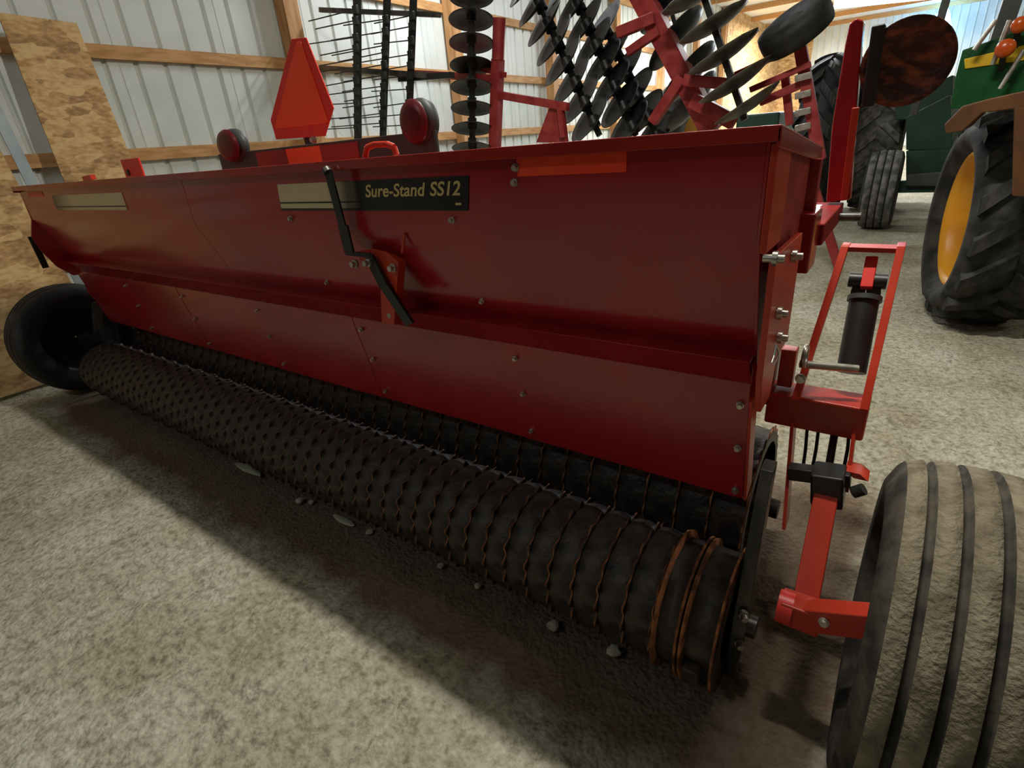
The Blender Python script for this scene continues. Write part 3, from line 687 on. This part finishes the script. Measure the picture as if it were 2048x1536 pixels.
# ================================================================ TINE HARROW (folded upright)
th = thing('tine_harrow', 'black folded tine harrow standing upright with long thin tines', 'harrow', P(770, 330, 3.0))
th.location.z = 0
def ext(a, b, z=0.0):
    a = Vector(a); b = Vector(b); t = (z - a.z)/(b.z - a.z); return a + (b-a)*t
Yh = 3.0
for kb, (ut, ub, wdt, tines) in enumerate(((714, 716, .055, (18, 40, 74, 96, 118, 134, 160, 182, 206, 233, 255)), (776, 766, .05, (38, 62, 90, 104, 128, 150, 172, 190, 204, 226, 246)), (829, 817, .05, (30, 52, 80, 108, 130, 150, 178, 205, 228, 250)))):
    Yk = Yh + .15*kb
    a = P(ut, -60, Yk); b = P(ub, 275, Yk); e = ext(a, b, .02)
    bb = MB().bar(a, e, wdt, wdt, up=(0, 1, 0)).build('harrow_bar', M['black'], th, bevel=.003)
    for v in tines:
        p = P(ub + (ut-ub)*(1 - v/275) , v, Yk-.03); l = [.62, .72, .60][kb] * random.uniform(.75, 1.1)
        MB().tube(p, p + Vector((-l, -.04, .02 + random.uniform(-.02, .02))), .0055, 6).build('tine', M['black'], bb)
        MB().box((p.x-.045, p.y-.02, p.z-.035), (p.x+.01, p.y+.01, p.z+.03)).build('tine_clamp', M['black'], bb, bevel=.004)
MB().bar(P(560, 130, 3.1), P(870, 152, 3.35), .04, .05).build('harrow_rail', M['greysteel'], th)
MB().bar(P(640, 20, 3.1), P(880, 30, 3.4), .04, .04).build('harrow_rail', M['greysteel'], th)
MB().bar(P(800, 158, 3.35), P(905, 150, 3.35), .06, .05).build('harrow_rail', M['black'], th)

# ================================================================ DISC HARROW (folded), red frame and gangs of blades
dh = thing('disc_harrow', 'folded disc harrow with red frame and many dark dished blades', 'disc harrow', P(1150, 330, 4.6)); dh.location.z = 0
def rb(p, q_, wd, ht, name='frame_beam', m='red_old', par=dh): return MB().bar(p, q_, wd, ht, up=(0, 1, 0)).build(name, M[m], par, bevel=.004)
pA = P(999, 36, 4.0); pB = P(990, 285, 4.0); e = ext(pA, pB, .02)
MB().tube(pA, P(996, 120, 4.0), .062, 20).build('red_post', M['red_old'], dh)
rb(P(996, 118, 4.0), e, .10, .10, 'red_post')
rb(P(828, 147, 4.0), P(1003, 158, 4.0), .07, .09)
rb(P(1000, 190, 4.0), P(1136, 214, 4.0), .07, .07)
rb(P(940, 130, 4.1), P(1010, 150, 4.0), .05, .05, 'brace')
a, b, c_, d_ = P(1098, 215, 4.0), P(1124, 213, 4.0), P(1133, 285, 4.0), P(1072, 285, 4.0)
MB().add([(p.x, 4.0+k*.05, p.z) for k in (0, 1) for p in (a, b, c_, d_)], [(0, 1, 2, 3), (7, 6, 5, 4), (0, 4, 5, 1), (1, 5, 6, 2), (2, 6, 7, 3), (3, 7, 4, 0)]).build('gusset', M['red_old'], dh, bevel=.004)
rb(P(1120, 215, 3.98), P(1127, 275, 3.98), .05, .05, 'brace')
blade = dish(.24, .055, .006, 40, 5).mesh('disc_blade', M['blade'])
bladeg = dish(.24, .055, .006, 40, 5, notch=10).mesh('disc_blade', M['bladegrey'])
def gang(p, q_, spacing, nrm=None, me=None, s=1.0, label=None, ztop=None):
    p = Vector(p); q_ = Vector(q_); d = (q_-p); ln = d.length; d.normalize()
    g_ = MB().bar(p - d*.05, q_ + d*.05, .045, .045, up=(0, 1, 0)).build('gang_axle', M['black'], dh)
    if label: tag(g_, label)
    k = 0
    while k*spacing <= ln:
        c = p + d*spacing*k
        o = put('disc_blade', me or blade, g_, None); o.location = c; o.scale = (s, s, s)
        orient(o, nrm or -d); k += 1
        MB().tube(c - d*spacing*.28, c + d*spacing*.28, .052*s, 12).build('spool', M['blade'], g_)
# upright gang left of the red post
gang(P(942, -20, 3.9), P(945, 300, 3.9), .19, nrm=(.1, -.28, -1), s=.92)
# three slanted gangs in the middle
gang(P(1062, -30, 4.3), P(1195, 262, 4.3), .20, nrm=(-.5, -.62, .6), s=1.08)
gang(P(1140, -30, 4.6), P(1268, 262, 4.6), .21, nrm=(-.5, -.62, .6), s=1.08)
gang(P(1212, 60, 4.9), P(1320, 285, 4.9), .24, nrm=(-.5, -.62, .6), s=1.1)
# blades seen edge on at the right: they lean up to the right
for k, (u0, v0, u1, v1, y) in enumerate(((1372, 40, 1440, -40, 4.4),)): pass
ga = MB().bar(P(1398, -40, 4.2), P(1490, 240, 4.2), .05, .05, up=(0, 1, 0)).build('gang_axle', M['black'], dh)
for (uc, vc, half) in ((1398, 5, 92), (1432, 62, 92), (1452, 122, 95), (1476, 178, 98), (1500, 222, 88)):
    c = P(uc, vc, 4.2); e1 = P(uc+half*.78, vc-half*.52, 4.2); ax = (e1-c).normalized()
    # the blade plane holds the streak direction and the depth axis, slightly opened toward the viewer
    nrm = ax.cross(Vector((.12, 1, .16)).normalized()).normalized()
    o = put('disc_blade', bladeg, ga, None); o.location = c; sc = (e1-c).length/.24; o.scale = (sc,)*3; orient(o, nrm)
gb = MB().bar(P(1330, -40, 4.8), P(1400, 260, 4.8), .04, .04, up=(0, 1, 0)).build('gang_axle', M['black'], dh)
for (uc, vc, half) in ((1340, 20, 80), (1362, 90, 85), (1388, 160, 85), (1392, 215, 80)):
    c = P(uc, vc, 4.8); e1 = P(uc+half*.6, vc-half*.8, 4.8); ax = (e1-c).normalized()
    nrm = ax.cross(Vector((.04, 1, .05)).normalized()).normalized()
    o = put('disc_blade', blade, gb, None); o.location = c; sc = (e1-c).length/.24; o.scale = (sc,)*3; orient(o, nrm)
# red diagonal main beam and brackets
rb(P(1272, -30, 4.5), P(1425, 262, 4.5), .17, .17)
rb(P(1236, 66, 4.4), P(1310, 36, 4.4), .09, .09); rb(P(1255, 105, 4.4), P(1318, 62, 4.4), .07, .07, 'brace')
rb(P(1305, 245, 4.4), P(1365, 155, 4.4), .09, .09, 'brace'); rb(P(1370, 160, 4.3), P(1475, 170, 4.3), .09, .1, 'brace')
rb(P(1385, 200, 4.35), P(1470, 245, 4.35), .12, .1, 'brace')
rb(P(1470, 150, 4.4), P(1605, 88, 4.4), .045, .045, 'wheel_strut'); rb(P(1500, 180, 4.4), P(1622, 128, 4.4), .045, .045, 'wheel_strut')
rb(P(1598, 80, 4.5), P(1640, 320, 4.5), .09, .07, 'red_post', 'red_old'); rb(P(1570, 150, 4.6), P(1580, 250, 4.6), .06, .06, 'brace')
rb(P(1520, 205, 4.5), P(1600, 170, 4.5), .06, .06, 'brace')
for v in (150, 185, 220, 250): rb(P(1590, v+8, 4.42), P(1622, v, 4.42), .05, .035, 'hinge_plate', 'steel')
rb(P(1600, 285, 4.5), ext(P(1598, 80, 4.5), P(1640, 320, 4.5), .02), .07, .07, 'red_post', 'red_old')
rb(P(1425, 262, 4.5), (P(1425, 262, 4.5).x, 4.5, .02), .15, .15, 'red_post', 'red_old')
rb((-2.6, 4.4, .7), (-.7, 4.4, .7), .1, .12, 'frame_beam', 'red_old')
# folded gauge wheel: black smooth tyre seen slanting
def plain_tire(R, Wd, rim, name, m, lugs=0):
    h = Wd/2
    return MB().lathe([(-h*.7, rim), (-h*.98, rim+(R-rim)*.35), (-h, rim+(R-rim)*.62), (-h*.8, R*.965), (-h*.4, R*.995), (0, R), (h*.4, R*.995), (h*.8, R*.965), (h, rim+(R-rim)*.62), (h*.98, rim+(R-rim)*.35), (h*.7, rim)], 64).mesh(name, m)
c = P(1590, 56, 4.4); e1 = P(1662, 8, 4.4); e2 = P(1565, 8, 4.4)
Rw = (P(1664, 4, 4.4) - c).length
ax = (e1-c).normalized(); nrm = ax.cross(Vector((-.28, 1, .42)).normalized()).normalized()
gt = put('gauge_tire', plain_tire(Rw, .2, Rw*.32, 'gauge_tire', M['rubber']), dh, None); gt.location = c; orient(gt, nrm)
rm = put('rim', MB().lathe([(-.072, Rw*.34), (-.075, Rw*.25), (-.08, .003)], 40).lathe([(.072, Rw*.34), (.075, Rw*.25), (.08, .003)], 40).mesh('rim', M['black']), gt, None)
rm.matrix_parent_inverse = Matrix.Identity(4)

# ================================================================ TRACTORS
def lug_wheel(parent, name, c, R, Wd, rimR, yaw, m_t, m_rim, nl=18, lug_m=None, objs=True):
    h = Wd/2; me = plain_tire(R*.95, Wd, rimR, name, M[m_t])
    t = put(name, me, parent, None); t.location = c; t.rotation_euler = (0, 0, yaw)
    lug = MB()
    a0 = .0; stp = 2*PI/nl
    # one slanting lug of the chevron tread, following the tyre's curve
    def pt(x, ang, r): return (x, r*math.cos(ang), r*math.sin(ang))
    K = 5; vs = []
    for k in range(K+1):
        x = .04*h + (h*.90-.04*h)*k/K; ang = .62*stp*k/K*1.25; wd = .24*stp
        rt = R - .03*R*(k/K)**3; rbm = R*.90 - .03*R*(k/K)**2
        vs += [pt(x, ang-wd, rbm), pt(x, ang-wd*.75, rt), pt(x, ang+wd*.75, rt), pt(x, ang+wd, rbm)]
    fs = [(4*k+i, 4*k+i+1, 4*k+5+i, 4*k+4+i) for k in range(K) for i in range(3)] + [(0, 1, 2, 3), (4*K+3, 4*K+2, 4*K+1, 4*K)]
    lm = MB().add(vs, fs).mesh('lug', M[lug_m or m_t])
    lm2 = MB().add([(-x, y, z) for x, y, z in vs], fs).mesh('lug', M[lug_m or m_t])
    if objs:
        for k in range(nl):
            for mm, o_ in ((lm, 0), (lm2, .5)):
                o = put('lug', mm, t, None); o.matrix_parent_inverse = Matrix.Identity(4); o.rotation_euler = ((k+o_)*stp, 0, 0)
    rm = MB().lathe([(-h*.72, rimR*1.02), (-h*.74, rimR*.97), (-h*.55, rimR*.93), (-h*.2, rimR*.88), (-h*.12, rimR*.5), (-h*.2, rimR*.3), (-h*.3, rimR*.26), (-h*.32, .003)], 48)
    rm.lathe([(h*.72, rimR*1.02), (h*.5, rimR*.9), (-h*.1, rimR*.5)], 48)
    r_ = put('rim', rm.mesh('rim', M[m_rim]), t, None); r_.matrix_parent_inverse = Matrix.Identity(4)
    return t
tr = thing('tractor', 'green tractor with amber rear rim and tall lugged tyre at the right edge', 'tractor', (1.6, 4.3, 0))
lug_wheel(tr, 'rear_tire', (.635, 3.36, .60), .60, .46, .385, math.radians(9), 'lugrubber', 'rim', 16)
lug_wheel(tr, 'rear_tire', (2.35, 3.75, .60), .60, .46, .35, math.radians(13), 'lugrubber', 'rim', 16, objs=False)
MB().bar((.7, 3.375, .60), (2.25, 3.73, .60), .14, .16).build('rear_axle', M['dkgreen'], tr)
# hood, stripe, lamps, rails, frame round the wheel
def quad_block(pix, y, dy, name, m, par=tr):
    pts = [P(u, v, y) for u, v in pix]; n = len(pts)
    vs = [(p.x, y, p.z) for p in pts] + [(p.x + dy*.1, y+dy, p.z) for p in pts]
    return MB().add(vs, [tuple(range(n)), tuple(range(n, 2*n))[::-1]] + [(i, n+i, n+(i+1) % n, (i+1) % n) for i in range(n)]).build(name, M[m], par, bevel=.006)
quad_block([(1925, 100), (1990, 78), (2110, 30), (2110, 200), (1900, 218), (1912, 150)], 4.1, 1.2, 'hood', 'green')
quad_block([(1928, 118), (2040, 92), (2110, 78), (2110, 108), (2040, 122), (1930, 138)], 4.09, .01, 'hood_stripe', 'yellow')
for u, v, s in ((2012, 96, .052), (2042, 48, .045)):
    p = P(u, v, 3.9); l = MB().lathe([(0, .001), (.0, s*.8), (.03, s), (.07, s*.95), (.10, s*.6), (.11, .001)], 24).mesh('amber_lamp', M['lamp'])
    o = put('amber_lamp', l, tr, None); o.location = p; orient(o, (0, 1, 0))
    MB().bar(p + Vector((0, .1, 0)), p + Vector((.02, .22, -.12)), .03, .03).build('lamp_bracket', M['black'], tr)
for u0, v0, u1, v1 in ((1985, 130, 2020, 40), (1948, 100, 1992, 40), (2000, 178, 2048, 100)):
    MB().tube(P(u0, v0, 4.0), P(u1, v1, 4.0), .014, 10).build('hand_rail', M['steel'], tr)
quad_block([(1888, 250), (1925, 212), (1975, 198), (2110, 168), (2110, 208), (1965, 226), (1925, 262), (1892, 268)], 2.62, .5, 'fender_rail', 'brownframe')
quad_block([(2028, 215), (2090, 205), (2090, 400), (2024, 392)], 2.62, .06, 'fender_post', 'brownframe')
MB().bar(P(2060, 200, 2.9), P(2060, 200, 4.0), .06, .06).build('fender_stay', M['brownframe'], tr)
for u_, w_ in ((1992, .10), (1862, .05)): p_ = P(u_, 60, 4.4); MB().bar((p_.x, p_.y, 1.2), (p_.x + .1, p_.y, 2.6), w_, w_).build('cab_post', M['barplate'], tr, bevel=.006)
MB().box((1.2, 3.9, .55), (1.9, 6.2, 1.25)).build('chassis', M['dkgreen'], tr, bevel=.02)
# second, darker green machine behind
t2 = thing('tractor', 'dark green tractor far behind the rusty disc with narrow ribbed front tyre', 'tractor', (.4, 7.4, 0))
c = P(1768, 382, 6.6)
rib_tire('front_tire', (c.x-.04, 6.75, .42), .42, .34, .22, M['greytyre'], M['rubber'], t2, 3, sub='rim')
lug_wheel(t2, 'rear_tire', (P(1762, 262, 8.2).x, 8.4, .86), .86, .52, .45, 0, 'greytyre', 'rim', 20)
MB().bar((.0, 6.75, .45), (1.5, 6.75, .45), .12, .12).build('front_axle', M['dkgreen'], t2)
MB().bar((.1, 8.4, .86), (1.9, 8.4, .86), .2, .2).build('rear_axle', M['dkgreen'], t2)
rib_tire('front_tire', (1.55, 6.75, .42), .42, .30, .22, M['greytyre'], M['rubber'], t2, 3, sub='rim')
quad_block([(1812, 235), (1900, 190), (1905, 300), (1812, 300)], 6.9, 2.0, 'chassis', 'dkgreen', t2)
quad_block([(1812, 302), (1900, 300), (1900, 368), (1812, 368)], 6.8, .4, 'front_weight', 'dkgreen', t2)
quad_block([(1790, 205), (1905, 150), (1905, 235), (1790, 240)], 7.4, 2.2, 'hood', 'dkgreen', t2)
quad_block([(1812, 350), (1890, 345), (1890, 372), (1812, 372)], 6.6, .15, 'drawbar', 'barplate', t2)
# third: stack of dark lugged tyres between disc harrow and marker arm
t3 = thing('tractor', 'green tractor whose dark dual rear tyres show behind the harrow', 'tractor', (-.9, 9.2, 0))
cx = P(1660, 200, 7.6).x
lug_wheel(t3, 'rear_tire', (cx, 7.9, .98), .98, .46, .45, math.radians(-6), 'rubber', 'rim', 18)
lug_wheel(t3, 'rear_tire', (cx-2.0, 8.1, .98), .98, .46, .45, math.radians(-6), 'rubber', 'rim', 18, objs=False)
MB().bar((cx-2.0, 8.1, .98), (cx, 7.9, .98), .2, .2).build('rear_axle', M['green'], t3)
MB().box((cx-1.3, 8.3, .7), (cx-.7, 11.3, 1.35)).build('hood', M['dkgreen'], t3, bevel=.03)
a_ = P(1638, 335, 7.2); MB().box((a_.x-.07, 7.2, .35), (a_.x+.07, 7.35, a_.z+.12)).build('step_panel', M['green'], t3, bevel=.01)
MB().box((a_.x-.05, 7.3, .9), (a_.x+.05, 7.9, 1.0)).build('step_arm', M['green'], t3)
